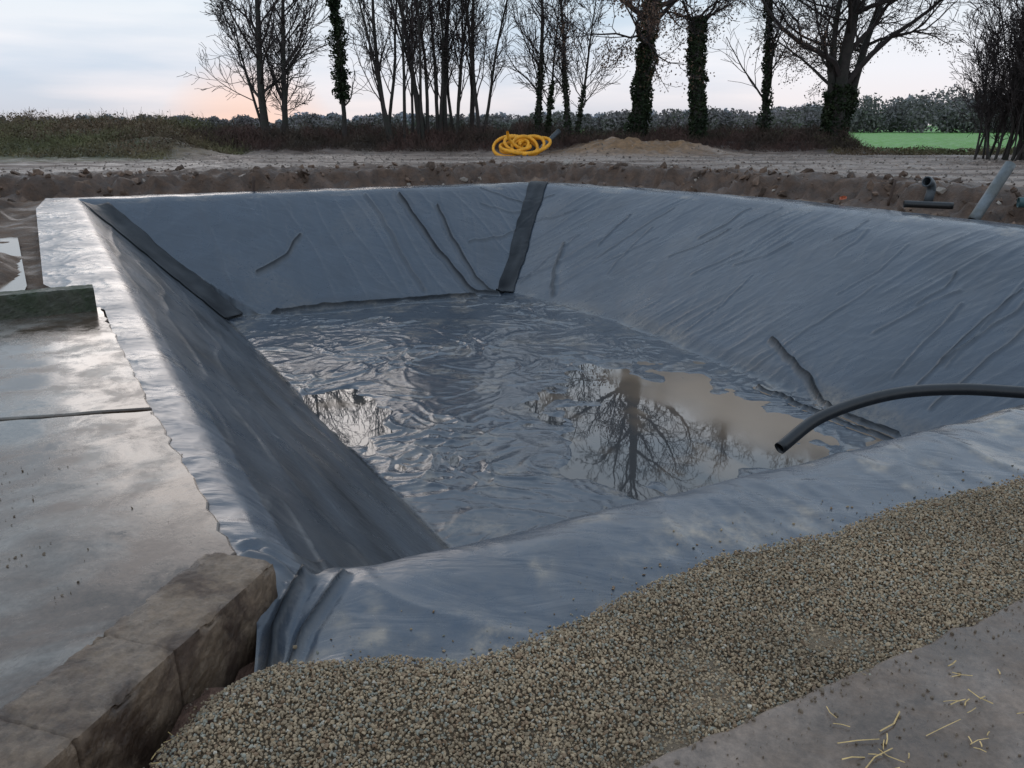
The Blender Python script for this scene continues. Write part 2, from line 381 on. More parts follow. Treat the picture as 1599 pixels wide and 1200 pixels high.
def flap(p0, p1, w0, w1, nrm, blend):
    n = 90; k = 17
    p0 = np.array(p0); p1 = np.array(p1); nrm = np.array(nrm)
    f = np.linspace(0, 1, n)[:, None]; s = (np.linspace(0, 1, k) - .5)[None]
    w = w0 + (w1 - w0) * f
    cxp = p0[0] + (p1[0] - p0[0]) * f + .03 * noise(f * 4, f * 0 + 1.5, 5); cyp = p0[1] + (p1[1] - p0[1]) * f
    eg = .04 * noise(f * 12, s * 2 + 3.3, 7) * np.abs(s) * 2
    qx = cxp + nrm[0] * (s * w + eg); qy = cyp + nrm[1] * (s * w + eg)
    zq = liner_h(qx, qy)[0]
    e0 = zq[:, :1]; e1 = zq[:, -1:]; chord = e0 + (e1 - e0) * (s + .5)
    z = np.maximum(zq, zq * (1 - blend) + chord * blend) + .035 + .015 * noise(f * 10, s * 1.5 + 2, 3) * (1 - 2 * np.abs(s)) 
    ii = np.arange(n * k).reshape(n, k)
    F = np.stack([ii[:-1, :-1], ii[:-1, 1:], ii[1:, 1:], ii[1:, :-1]], -1).reshape(-1, 4)
    cc = np.stack([.0 + 0 * z, .2 + .2 * noise(f * 10, s * 2, 4), .75 + .25 * noise(f * 6, s * 2, 8)], -1).reshape(-1, 3)
    o = mk('corner_flap', np.stack([qx, qy, z], -1), F, M_flap, True, np.clip(cc, 0, 1))
    s_ = o.modifiers.new('s', 'SOLIDIFY'); s_.thickness = .006
    o.parent = liner
    o["label"] = "darker overlapping strip folded down the corner"
    return o
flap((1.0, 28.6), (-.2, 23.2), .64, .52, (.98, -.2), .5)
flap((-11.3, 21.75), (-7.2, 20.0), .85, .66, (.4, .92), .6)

# ------------------------------------------------------------------ water on basin floor
t = (RIM[1] - RIM[0]) / np.linalg.norm(RIM[1] - RIM[0])
A_, B_ = np.meshgrid(np.linspace(-2.5, 14.5, 240), np.linspace(4.5, 24, 280))
wx = A_ * t[0] - B_ * t[1]; wy = A_ * t[1] + B_ * t[0]
wm = basin(wx, wy)[2]
cell = (wm[:-1, :-1] > .93)
idx = np.arange(wx.size).reshape(wx.shape)
F = np.stack([idx[:-1, :-1], idx[:-1, 1:], idx[1:, 1:], idx[1:, :-1]], -1)[cell]
silt = sstep(1.8, .25, np.hypot((A_ - 9.9) / 1.35, (B_ - 10.3) / 3.0) + .45 * fbm(wx * .8, wy * .8, 5, 80))
silt = np.clip(silt * .95 + .40 * sstep(.0, .5, fbm(wx * .8, wy * .8, 4, 83)) * (A_ < 8) + .08, 0, 1)
def water_mat(name, cA, cB, r1):
    m = bpy.data.materials.new(name); m.use_nodes = True
    N = m.node_tree.nodes; L = m.node_tree.links; b = N['Principled BSDF']
    at = N.new('ShaderNodeAttribute'); at.attribute_name = 'Col'
    mx = N.new('ShaderNodeMix'); mx.data_type = 'RGBA'; mx.inputs['A'].default_value = (*cA, 1); mx.inputs['B'].default_value = (*cB, 1)
    L.new(at.outputs['Fac'], mx.inputs['Factor']); L.new(mx.outputs['Result'], b.inputs['Base Color'])
    mr = N.new('ShaderNodeMapRange'); mr.inputs['From Min'].default_value = .4; mr.inputs['From Max'].default_value = 1; mr.inputs['To Min'].default_value = .015; mr.inputs['To Max'].default_value = r1
    L.new(at.outputs['Fac'], mr.inputs['Value']); L.new(mr.outputs['Result'], b.inputs['Roughness'])
    b.inputs['IOR'].default_value = 1.5
    tc = N.new('ShaderNodeTexCoord'); n = N.new('ShaderNodeTexNoise'); n.inputs['Scale'].default_value = 3; n.inputs['Detail'].default_value = 2
    L.new(tc.outputs['Object'], n.inputs['Vector']); bp = N.new('ShaderNodeBump'); bp.inputs['Strength'].default_value = .02; bp.inputs['Distance'].default_value = .02
    L.new(n.outputs['Fac'], bp.inputs['Height']); L.new(bp.outputs['Normal'], b.inputs['Normal'])
    return m
m = water_mat('muddy_water', (.040, .046, .052), (.235, .165, .108), .22)
wat = mk('water', np.stack([wx, wy, np.full_like(wx, WL)], -1), F, m, True, np.repeat(silt.ravel()[:, None], 3, 1))
info(wat, "shallow muddy rainwater pooled on the basin floor", "water", kind="structure")
# puddle beside the liner
pv = [(-5.9, 9.2), (-6.6, 9.2), (-9.2, 11.6), (-12.2, 15.5), (-11.2, 18.0), (-6.6, 10.6)]
me = bpy.data.meshes.new('puddle'); me.from_pydata([(x, y, -.175) for x, y in pv], [], [tuple(range(len(pv)))]); 
at_ = me.color_attributes.new('Col', 'FLOAT_COLOR', 'POINT')
for d_ in at_.data: d_.color = (.7, .7, .7, 1)
me.materials.append(m)
o = bpy.data.objects.new('puddle', me); COL.objects.link(o); info(o, "brown muddy puddle beside the liner edge", "puddle", kind="structure")

# ------------------------------------------------------------------ stones generator
def icosa():
    p = (1 + 5 ** .5) / 2
    v = np.array([(-1, p, 0), (1, p, 0), (-1, -p, 0), (1, -p, 0), (0, -1, p), (0, 1, p), (0, -1, -p), (0, 1, -p), (p, 0, -1), (p, 0, 1), (-p, 0, -1), (-p, 0, 1)], float)
    v /= np.linalg.norm(v[0])
    f = np.array([(0, 11, 5), (0, 5, 1), (0, 1, 7), (0, 7, 10), (0, 10, 11), (1, 5, 9), (5, 11, 4), (11, 10, 2), (10, 7, 6), (7, 1, 8), (3, 9, 4), (3, 4, 2), (3, 2, 6), (3, 6, 8), (3, 8, 9), (4, 9, 5), (2, 4, 11), (6, 2, 10), (8, 6, 7), (9, 8, 1)])
    return v, f
IV, IF = icosa()
def stones(name, pos, size, cols, material, seed=1, flat=.65, jit=.3):
    r = np.random.RandomState(seed); n = len(pos)
    v = IV[None] * (1 + jit * (r.rand(n, 12, 1) - .5) * 2)
    sc = np.stack([.75 + .6 * r.rand(n), .7 + .5 * r.rand(n), flat * (.7 + .6 * r.rand(n))], -1)
    v = v * sc[:, None]
    q = r.randn(n, 4); q[:, 1:3] *= .5; q /= np.linalg.norm(q, axis=1)[:, None]
    w, x, y, z = q.T
    Rm = np.stack([1 - 2 * (y * y + z * z), 2 * (x * y - z * w), 2 * (x * z + y * w), 2 * (x * y + z * w), 1 - 2 * (x * x + z * z), 2 * (y * z - x * w), 2 * (x * z - y * w), 2 * (y * z + x * w), 1 - 2 * (x * x + y * y)], -1).reshape(n, 3, 3)
    v = np.einsum('nij,nkj->nki', Rm, v) * size[:, None, None] + pos[:, None]
    f = IF[None] + (np.arange(n) * 12)[:, None, None]
    return mk(name, v.reshape(-1, 3), f.reshape(-1, 3), material, False, np.repeat(cols, 12, 0))
M_stone = mat('gravel_stone', (0, 0, 0), .65, .25, 60, 0, attr=True, spec=.35)
def stonecols(n, r, tint=(.275, .205, .130)):
    base = np.array(tint)[None] * (.65 + .6 * r.rand(n, 1))
    k = r.rand(n)
    base[k > .80] = np.array((.205, .195, .155))[None] * (.75 + .5 * r.rand((k > .80).sum(), 1))
    base[k > .98] = np.array((.36, .32, .26))[None] * (.7 + .4 * r.rand((k > .98).sum(), 1))
    base[k < .15] = np.array((.19, .125, .075))[None]
    return base
r = np.random.RandomState(11)
sp_ = .0098
gx_, gy_ = np.meshgrid(np.arange(-1.3, 4.3, sp_), np.arange(1.5, 5.0, sp_))
px = (gx_ + (r.rand(*gx_.shape) - .5) * sp_ * 1.7).ravel(); py = (gy_ + (r.rand(*gx_.shape) - .5) * sp_ * 1.7).ravel()
bn = .10 * fbm(px * 2.2, py * 2.2, 4, 90) + .03 * r.randn(len(px))
xt = np.interp(py, GTY, GTX)
ok = (py < np.interp(px, GXB, GYB) + bn) & (py > CON(px) - .02 + bn * .3) & (px > xt - .06 + bn * 1.0) & (np.abs(px) < py * .76 + .1) & (py > 1.8)
px, py = px[ok], py[ok]
def gravel_z(px, py):
    hz = ground_h(px, py)[0]
    lz_ = liner_h(px, py)[0]
    inl = py > np.interp(px, [p[0] for p in near_e], [p[1] for p in near_e])
    hz = np.where(inl, np.maximum(hz, lz_), hz)
    heap = .030 * np.exp(-((py - (np.interp(px, GXB, GYB) - .26)) / .2) ** 2)
    return hz + heap + .034 * fbm(px * 2.4, py * 2.4, 4, 91)
hz = gravel_z(px, py) + .007 * r.rand(len(px))
sz = .0046 + .0044 * r.rand(len(px)) ** 2.2
tone = (1 + .35 * fbm(px * 1.5, py * 1.5, 3, 95))[:, None]
o = stones('gravel', np.stack([px, py, hz + .004], -1), sz, stonecols(len(px), r) * tone, M_stone, 5)
info(o, "spread tan and grey crushed stone gravel", "gravel", kind="stuff")
print('gravel', len(px))
bx, by = np.meshgrid(np.arange(-1.2, 4.4, .03), np.arange(1.5, 5.1, .03))
bz = gravel_z(bx, by) - .004
okb = (by < np.interp(bx, GXB, GYB) - .03) & (by > CON(bx) - .02) & (bx > np.interp(by, GTY, GTX) + .03)
okc = okb[:-1, :-1] & okb[1:, 1:] & okb[:-1, 1:] & okb[1:, :-1]
idx = np.arange(bx.size).reshape(bx.shape)
F = np.stack([idx[:-1, :-1], idx[:-1, 1:], idx[1:, 1:], idx[1:, :-1]], -1)[okc]
M_bed = mat('gravel_bed', (.14, .10, .062), .9, .5, 60, .8, 120, dist=.01)
info(mk('ground_gravel_bed', np.stack([bx, by, bz], -1), F, M_bed, True), "fine brown grit beneath the gravel", "ground", kind="structure")
# stray stones
n = 620
qx = r.uniform(-.9, 4.0, n); qy = np.interp(qx, GXB, GYB) + np.abs(r.randn(n)) * .16
qz = liner_h(qx, qy)[0] + .003
def slabpts(n, x0, x1, y0, y1):
    x = r.uniform(x0, x1, n); y = r.uniform(y0, y1, n); ok = (x * .87 + y * .49 < -1.27 * .87 + 3.25 * .49 - .03); return x[ok], y[ok]
q2x, q2y = slabpts(200, -5, -1.3, 2.2, 8)
q4x, q4y = slabpts(1000, -3.4, -1.7, 2.0, 4.2)
ok = fbm(q4x * 1.5, q4y * 1.5, 3, 97) + (-(q4x) - 2.55) * .7 > .0; q4x, q4y = q4x[ok], q4y[ok]
q2x = np.r_[q2x, q4x]; q2y = np.r_[q2y, q4y]
q3x = r.uniform(.3, 3.0, 900); q3y = CON(q3x) - r.rand(900) ** 1.8 * .9
trx = r.uniform(-1.35, -1.0, 160); try_ = r.uniform(1.9, 2.6, 160); trz = ground_h(trx, try_)[0]
P3 = np.concatenate([np.stack([qx, qy, qz], -1), np.stack([q2x, q2y, np.full(len(q2x), .016)], -1), np.stack([q3x, q3y, np.full(900, .018)], -1), np.stack([trx, try_, trz], -1)])
sz = .002 + .0075 * r.rand(len(P3)) ** 3.5
cc = stonecols(len(P3), r)
cc[n:] = np.array((.13, .098, .07))[None]
o = stones('loose_stones', P3, sz, cc, M_stone, 6, .5)
info(o, "loose stones and mud crumbs strewn on plastic and concrete", "loose stones", kind="stuff")

# rubble on far banks
n = 22000
rx = r.uniform(-20, 22, n); ry = r.uniform(9, 36, n)
h, a7, dd, nn = ground_h(rx, ry)
ok = (dd > 1.1) & (dd < 4.6 + 2.0 * nn) & (a7 != 0) & ((a7 != 7) | (ry > 9)) & (np.hypot(rx, ry) > 9) & (fbm(rx * .8, ry * .8, 3, 99) > -.10) & ~((a7 == 7) & (dd < 1.9))
rx, ry, h = rx[ok], ry[ok], h[ok]
sz = .022 + .16 * r.rand(len(rx)) ** 5.5
cc = np.array((.120, .078, .055))[None] * (.4 + 1.0 * r.rand(len(rx), 1))
k_ = r.rand(len(rx)) > .93; cc[k_] = np.array((.27, .235, .205))
M_rub = mat('rubble_stone', (0, 0, 0), .85, .45, 10, .8, 30, attr=True)
o = stones('rubble', np.stack([rx, ry, h + sz * .05], -1), sz, cc, M_rub, 8, .55, .45)
info(o, "brown clods and broken stones along the excavated bank", "rubble", kind="stuff")
n = 12000
rx = r.uniform(-18, 30, n); ry = r.uniform(14, 45, n)
h, a7, dd, nn = ground_h(rx, ry)
ok = (dd > 3.5)
rx, ry, h = rx[ok], ry[ok], h[ok]
sz = .015 + .06 * r.rand(len(rx)) ** 4
cc = np.array((.28, .23, .195))[None] * (.3 + .9 * r.rand(len(rx), 1))
o = stones('yard_stones', np.stack([rx, ry, h + sz * .1], -1), sz, cc, M_rub, 9, .5)
info(o, "small pale stones scattered over the yard", "stones", kind="stuff")

# ------------------------------------------------------------------ concrete
def concrete_mat(name, c1, c2, wetbias=.5, moss=False, rlo=.08, rhi=.5, bd=.005):
    m = bpy.data.materials.new(name); m.use_nodes = True
    N = m.node_tree.nodes; L = m.node_tree.links; b = N['Principled BSDF']
    tc = N.new('ShaderNodeTexCoord')
    def nz(s, d=8, ro=.65, dis=0):
        n = N.new('ShaderNodeTexNoise'); n.inputs['Scale'].default_value = s; n.inputs['Detail'].default_value = d; n.inputs['Roughness'].default_value = ro; n.inputs['Distortion'].default_value = dis
        L.new(tc.outputs['Object'], n.inputs['Vector']); return n
    a = nz(1.1 if not moss else 3, 8, .65, .6); f = nz(35, 8, .75); s = nz(2.6, 9, .68, .4)
    rp = N.new('ShaderNodeMapRange'); rp.inputs['From Min'].default_value = wetbias - .06; rp.inputs['From Max'].default_value = wetbias + .07
    L.new(a.outputs['Fac'], rp.inputs['Value'])
    mx = N.new('ShaderNodeMix'); mx.data_type = 'RGBA'; mx.inputs['A'].default_value = (*c1, 1); mx.inputs['B'].default_value = (*c2, 1)
    L.new(rp.outputs['Result'], mx.inputs['Factor'])
    ml = N.new('ShaderNodeMix'); ml.data_type = 'RGBA'; ml.blend_type = 'MULTIPLY'; ml.inputs['Factor'].default_value = 1
    r2 = N.new('ShaderNodeMapRange'); r2.inputs['From Min'].default_value = .35; r2.inputs['From Max'].default_value = .65; r2.inputs['To Min'].default_value = .40; r2.inputs['To Max'].default_value = 1.55
    av = N.new('ShaderNodeMath'); av.operation = 'ADD'; L.new(f.outputs['Fac'], av.inputs[0]); L.new(s.outputs['Fac'], av.inputs[1])
    hv = N.new('ShaderNodeMath'); hv.operation = 'MULTIPLY'; hv.inputs[1].default_value = .5; L.new(av.outputs[0], hv.inputs[0])
    L.new(hv.outputs[0], r2.inputs['Value']); L.new(mx.outputs['Result'], ml.inputs['A']); L.new(r2.outputs['Result'], ml.inputs['B'])
    L.new(ml.outputs['Result'], b.inputs['Base Color'])
    r3 = N.new('ShaderNodeMapRange'); r3.inputs['From Min'].default_value = .42; r3.inputs['From Max'].default_value = .60; r3.inputs['To Min'].default_value = rlo; r3.inputs['To Max'].default_value = rhi
    L.new(s.outputs['Fac'], r3.inputs['Value']); L.new(r3.outputs['Result'], b.inputs['Roughness'])
    bp = N.new('ShaderNodeBump'); bp.inputs['Distance'].default_value = .012 if moss else bd
    if moss: bp.inputs['Strength'].default_value = .7
    else:
        rb = N.new('ShaderNodeMapRange'); rb.inputs['From Min'].default_value = .42; rb.inputs['From Max'].default_value = .60; rb.inputs['To Min'].default_value = .12; rb.inputs['To Max'].default_value = .5
        L.new(s.outputs['Fac'], rb.inputs['Value']); L.new(rb.outputs['Result'], bp.inputs['Strength'])
    L.new((f if moss else hv).outputs[0], bp.inputs['Height']); L.new(bp.outputs['Normal'], b.inputs['Normal'])
    return m
M_slab = concrete_mat('wet_concrete', (.135, .120, .104), (.072, .048, .034), .47, rlo=.08, rhi=.36)
M_pave = concrete_mat('pale_concrete', (.185, .138, .106), (.105, .073, .052), .5, rlo=.22, rhi=.6, bd=.014)
M_wall = concrete_mat('weathered_concrete', (.150, .105, .070), (.058, .036, .024), .5, True, .35, .75)
M_block = concrete_mat('mossy_concrete', (.045, .048, .032), (.022, .034, .013), .5, True, .5, .85)

def slab(name, pts, ztop, th, material, bev=.012, sub=None):
    import bmesh
    bm = bmesh.new()
    vs = [bm.verts.new((x, y, ztop)) for x, y in pts]
    f = bm.faces.new(vs); bm.normal_update()
    if f.normal.z < 0: f.normal_flip()
    ex = bmesh.ops.extrude_face_region(bm, geom=[f])
    for v in [e for e in ex['geom'] if isinstance(e, bmesh.types.BMVert)]: v.co.z -= th
    bmesh.ops.recalc_face_normals(bm, faces=bm.faces)
    me = bpy.data.meshes.new(name); bm.to_mesh(me); bm.free(); me.materials.append(material)
    o = bpy.data.objects.new(name, me); COL.objects.link(o)
    bv = o.modifiers.new('b', 'BEVEL'); bv.width = bev; bv.segments = 2
    return o
def jag(p0, p1, n, amp, rs):
    p0 = np.array(p0); p1 = np.array(p1); d = p1 - p0; nn = np.array([-d[1], d[0]]) / np.linalg.norm(d)
    return [tuple(p0 + d * i / n + nn * (rs.randn() * amp if 0 < i < n else 0)) for i in range(n + 1)]
rs = np.random.RandomState(5)
e1 = jag((-1.28, 3.24), (-2.50, 5.16), 26, .009, rs)
near_pts = e1 + jag((-2.50, 5.16), (-9.5, 3.6), 60, .012, rs)[1:] + [(-9.5, .6), (-2.1, .6), (-1.42, 2.85)]
info(slab('concrete_slab', near_pts, .012, .18, M_slab), "wet grey concrete slab dirtied with mud", "concrete slab", kind="structure")
e2 = jag((-2.52, 5.19), (-4.47, 8.40), 30, .010, rs)
far_pts = e2 + [(-10.5, 5.4), (-9.5, 3.63)] + jag((-9.5, 3.63), (-2.52, 5.19), 40, .006, rs)[1:-1]
info(slab('concrete_slab.001', far_pts, .02, .18, M_slab), "wet grey concrete slab beyond a joint", "concrete slab", kind="structure")
rs2 = np.random.RandomState(9)
pv = jag((-.6, CON(-.6)), (6, CON(6)), 90, .006, rs2) + [(6, .2), (-.6, .2)]
info(slab('pavement', pv, .015, .15, M_pave), "damp pale concrete apron littered with straw", "pavement", kind="structure")

def rough_box(name, p0, p1, w0, w1, z0, z1, material, joints, amp=.012, n=240, m_=36, h=44, seed=3, bl=.0015):
    p0 = np.array(p0, float); p1 = np.array(p1, float); d = p1 - p0; Ln = np.linalg.norm(d); d /= Ln; nn = np.array([-d[1], d[0]])
    prof = [(0, z0 + (z1 - z0) * i / h) for i in range(h)] + [(j / m_, z1) for j in range(m_)] + [(1, z1 - (z1 - z0) * i / h) for i in range(h + 1)]
    pu = np.array([p_[0] for p_ in prof])[None]; pz = np.array([p_[1] for p_ in prof])[None]
    s = np.linspace(0, Ln, n + 1)[:, None]; w = w0 + (w1 - w0) * s / Ln
    cut = np.zeros_like(s)
    for j in joints: cut = np.maximum(cut, np.exp(-((s - j) / .005) ** 2))
    blk = np.zeros_like(s); rb = np.random.RandomState(seed)
    for j in joints: blk = blk + (s > j) * rb.randn() * bl
    x = p0[0] + d[0] * s + nn[0] * pu * w; y = p0[1] + d[1] * s + nn[1] * pu * w; z = pz + 0 * s
    n1 = fbm(x * 16 + z * 11, y * 16 - z * 9, 5, seed); n2 = fbm(x * 3 + z * 2, y * 3, 3, seed + 4)
    chip = np.maximum(0, fbm(x * 9, y * 9, 4, seed + 9) - .12)
    ew = .008
    edge = np.exp(-((z1 - z) / ew) ** 2) * (np.exp(-(pu * w / ew) ** 2) + np.exp(-((1 - pu) * w / ew) ** 2))
    edw = np.exp(-((z1 - z) / .022) ** 2) * (np.exp(-(pu * w / .022) ** 2) + np.exp(-((1 - pu) * w / .022) ** 2))
    side_cut = np.where(pu == 0, 1.0, .35)
    off = amp * (n1 * 1.2 + .3 * n2) - .012 * cut * side_cut + blk
    sd = np.where(pu == 0, -1., np.where(pu == 1, 1., 0.))
    off = off - edge * .002 - edw * chip * .06
    x = x + nn[0] * off * sd; y = y + nn[1] * off * sd
    top = (z1 - z < .01)
    z = z + top * (amp * n1 * 1.3 + .004 * n2 + blk) - edge * .002 - edw * chip * .07 - .005 * cut * top
    K = len(prof); ii = np.arange((n + 1) * K).reshape(n + 1, K)
    F = np.stack([ii[:-1, :-1], ii[1:, :-1], ii[1:, 1:], ii[:-1, 1:]], -1).reshape(-1, 4).tolist()
    V = np.stack([x, y, z], -1).reshape(-1, 3).tolist()
    for i, sg in ((0, -1), (n, 1)):
        rows = []
        for k in range(h + 1):
            a_ = np.array(V[ii[i, k]]); b_ = np.array(V[ii[i, K - 1 - k]])
            row = []
            for q in range(m_ + 1):
                if q == 0: row.append(int(ii[i, k]))
                elif q == m_: row.append(int(ii[i, K - 1 - k]))
                elif k == h: row.append(int(ii[i, h + q]))
                else:
                    c_ = a_ + (b_ - a_) * q / m_
                    o_ = amp * 1.6 * float(fbm(c_[0] * 12 + c_[2] * 9, c_[2] * 14, 4, seed + 2))
                    c_[0] += d[0] * o_; c_[1] += d[1] * o_
                    V.append(c_.tolist()); row.append(len(V) - 1)
            rows.append(row)
        for k in range(h):
            for q in range(m_):
                f_ = [rows[k][q], rows[k][q + 1], rows[k + 1][q + 1], rows[k + 1][q]]
                F.append(f_ if sg < 0 else f_[::-1])
    return mk(name, V, np.array(F), material, False)
wl = rough_box('low_wall', (-1.59, 1.15), (-1.03, 2.99), .34, .32, -.40, .105, M_wall, [.40, .85, 1.30], .008)
info(wl, "low weathered concrete block wall with crumbling top", "wall")
kb = rough_box('concrete_kerb', (-8.2, 6.05), (-4.42, 8.22), .22, .22, .0, .27, M_block, [2.0], .008, n=120, m_=12, h=14, seed=8)
info(kb, "dark mossy concrete kerb beam on wet slab", "kerb")

# straw
def sticks(n, cen, dirs, ln, wd):
    u = dirs / np.linalg.norm(dirs, axis=1)[:, None]
    rr = np.random.RandomState(n).randn(n, 3); s = np.cross(u, rr); s /= np.linalg.norm(s, axis=1)[:, None]
    a = cen - u * ln[:, None] / 2; b = cen + u * ln[:, None] / 2; sw = s * wd[:, None]
    v = np.stack([a - sw, a + sw, b + sw * .6, b - sw * .6], 1)
    return v.reshape(-1, 3), np.arange(4 * n).reshape(n, 4)
n = 260
sx = r.uniform(.6, 3.2, n); sy = CON(sx) - .10 - r.rand(n) ** .7 * .9
sx[:10] = r.uniform(-1.22, -1.08, 10); sy[:10] = r.uniform(1.95, 2.3, 10)
dr = r.randn(n, 3); dr[:, 2] *= .05
ln = .025 + .14 * r.rand(n) ** 2.8
szz = .022 + .006 * r.rand(n)
szz[:10] = ground_h(sx[:10], sy[:10])[0] + .012; ln[:10] = .07
c_ = np.stack([sx, sy, szz], -1)
u = dr / np.linalg.norm(dr, axis=1)[:, None]
vs = []; fs = []
for i in range(n):
    a = c_[i] - u[i] * ln[i] / 2; b_ = c_[i] + u[i] * ln[i] / 2
    s = np.cross(u[i], (0, 0, 1)); s /= np.linalg.norm(s); w = .0014 + .0014 * r.rand()
    k = len(vs); up = np.array((0, 0, 1.))
    mid = (a + b_) / 2 + s * ln[i] * r.uniform(-.12, .12)
    for q in (a, mid, b_):
        for d_ in (s, up, -s, -up): vs.append(q + d_ * w)
    for e_ in (0, 4):
        for j in range(4): fs.append((k + e_ + j, k + e_ + (j + 1) % 4, k + e_ + 4 + (j + 1) % 4, k + e_ + 4 + j))
M_straw = mat('straw', (.50, .35, .15), .6, .5, 20, 0, 100)
info(mk('straw', vs, np.array(fs), M_straw), "scattered yellow straw stalks on concrete", "straw", kind="stuff")

# ------------------------------------------------------------------ pipes
def tube_np(pts, rad, n=20):
    pts = np.array(pts, float); k = len(pts)
    T = np.gradient(pts, axis=0); T /= np.linalg.norm(T, axis=1)[:, None]
    up = np.array((0, 0, 1.)) if abs(T[0, 2]) < .9 else np.array((1., 0, 0))
    A = np.cross(T[0], up); A /= np.linalg.norm(A)
    vs = []
    rad = np.broadcast_to(rad, (k,))
    for i in range(k):
        A = A - T[i] * (A @ T[i]); A /= np.linalg.norm(A); B = np.cross(T[i], A)
        for j in range(n):
            th = 2 * math.pi * j / n
            vs.append(pts[i] + rad[i] * (math.cos(th) * A + math.sin(th) * B))
    ii = np.arange(k * n).reshape(k, n); jj = np.roll(ii, -1, 1)
    F = np.stack([ii[:-1], jj[:-1], jj[1:], ii[1:]], -1).reshape(-1, 4)
    return np.array(vs), F
def spline(pts, n):
    pts = np.array(pts, float); k = len(pts); out = []
    P = np.vstack([2 * pts[0] - pts[1], pts, 2 * pts[-1] - pts[-2]])
    for s in np.linspace(0, k - 1 - 1e-6, n):
        i = int(s); t = s - i; a, b, c, d = P[i:i + 4]
        out.append(.5 * (2 * b + (c - a) * t + (2 * a - 5 * b + 4 * c - d) * t * t + (3 * b - a - 3 * c + d) * t ** 3))
    return np.array(out)
def pipe(name, pts, rad, material, wall=.006, n=24):
    v, f = tube_np(pts, rad, n)
    o = mk(name, v, f, material, True)
    s = o.modifiers.new('s', 'SOLIDIFY'); s.thickness = wall; s.offset = -1
    return o
M_black = mat('black_rubber', (.012, .013, .015), .38, .3, 15, .15, 60, dist=.003)
hp = spline([(2.02, 5.50, -.42), (2.4, 5.72, -.25), (2.95, 5.86, -.12), (3.5, 5.86, -.07), (4.1, 5.70, -.05), (4.9, 5.45, .03), (6.2, 5.3, .05), (8.0, 5.9, .05)], 90)
info(pipe('water_hose', hp, .047, M_black), "thick black rubber hose arching over the basin edge", "hose")

M_grey = mat('grey_plastic', (.11, .13, .145), .45, .25, 8, .1, 50, col2=(.085, .095, .095))
M_dgrey = mat('dark_plastic', (.045, .055, .065), .45, .3, 8, .1, 50)
def line(a, b, n=12): return np.linspace(a, b, n)
info(pipe('drain_pipe', line((10.15, 17.6, -.1), (10.95, 17.95, 1.08)), .12, M_grey, .012), "light grey plastic pipe stuck upright and leaning in soil", "pipe")
# elbow with collar
el = empty('pipe_elbow', (9.95, 19.4, .42))
th = np.linspace(0, math.pi / 2, 12)
path = [(-.20, 0, -.30)] + [(-.2 * math.cos(t_), 0, .2 * math.sin(t_)) for t_ in th] + [(.05, 0, .2)]
v, f = tube_np(spline(path, 26), .115, 20)
b1 = mk('bend', v, f, M_dgrey, True); b1.parent = el; sm = b1.modifiers.new('s', 'SOLIDIFY'); sm.thickness = .012; sm.offset = -1
v, f = tube_np(line((.02, 0, .2), (.12, 0, .2), 4), .138, 20)
b2 = mk('collar', v, f, M_dgrey, True); b2.parent = el; sm = b2.modifiers.new('s', 'SOLIDIFY'); sm.thickness = .03; sm.offset = -1
el.rotation_euler = (0, -.2, 3.7); el.scale = (.9, .9, .9)
info(el, "dark grey plastic pipe elbow poking out of soil", "pipe elbow")
info(pipe('black_pipe', line((9.2, 18.9, .14), (10.2, 18.6, .12)), .08, M_black, .01), "short black pipe lying on the bank", "pipe")
M_teal = mat('teal_plastic', (.03, .075, .085), .4, .2, 8, .1, 50)
info(pipe('teal_pipe', line((11.0, 17.5, .30), (13.0, 16.9, .34)), .11, M_teal, .012), "dark teal plastic pipe lying beside the basin", "pipe")
# yellow corrugated coil
pts = []
for i in range(520):
    t_ = i / 519 * 2 * math.pi * 6.6
    rr = 1.0 + .16 * math.sin(t_ * .37 + 1) + .10 * math.sin(t_ * .9)
    lay = t_ / (2 * math.pi)
    pts.append((rr * math.cos(t_) + .22 * (lay - 3) , rr * .8 * math.sin(t_) + .1 * math.sin(lay * 2.1), .08 + .04 * lay + .16 * math.sin(t_ + lay * 1.4)))
pts = [(pts[0][0] - 1.3, pts[0][1] - .5, 1.15), (pts[0][0] - 1.2, pts[0][1] - .4, .75), (pts[0][0] - .6, pts[0][1] - .4, .30)] + pts
rad = .088 + .010 * np.sin(np.arange(1040) * 1.9)
sp2 = spline(pts, 1040)
v, f = tube_np(sp2, rad, 10)
ca, sa = math.cos(.42), math.sin(.42)
v = np.stack([v[:, 0], v[:, 1] * ca - v[:, 2] * sa, v[:, 1] * sa + v[:, 2] * ca + .40], -1)
M_yel = mat('yellow_plastic', (.72, .33, .02), .55, .3, 5, .1, 50)
yc = mk('hose_coil', v, f, M_yel, True); yc.location = (.45, 42.2, .25); yc.scale = (.82, .8, 1.05)
info(yc, "heap of coiled yellow corrugated drainage hose on bare yard", "coiled hose")
info(pipe('dark_pipe', line((1.25, 43.0, .45), (2.5, 44.0, 1.6)), .13, M_dgrey, .012), "dark grey pipe propped on the earth bank beside yellow coil", "pipe")
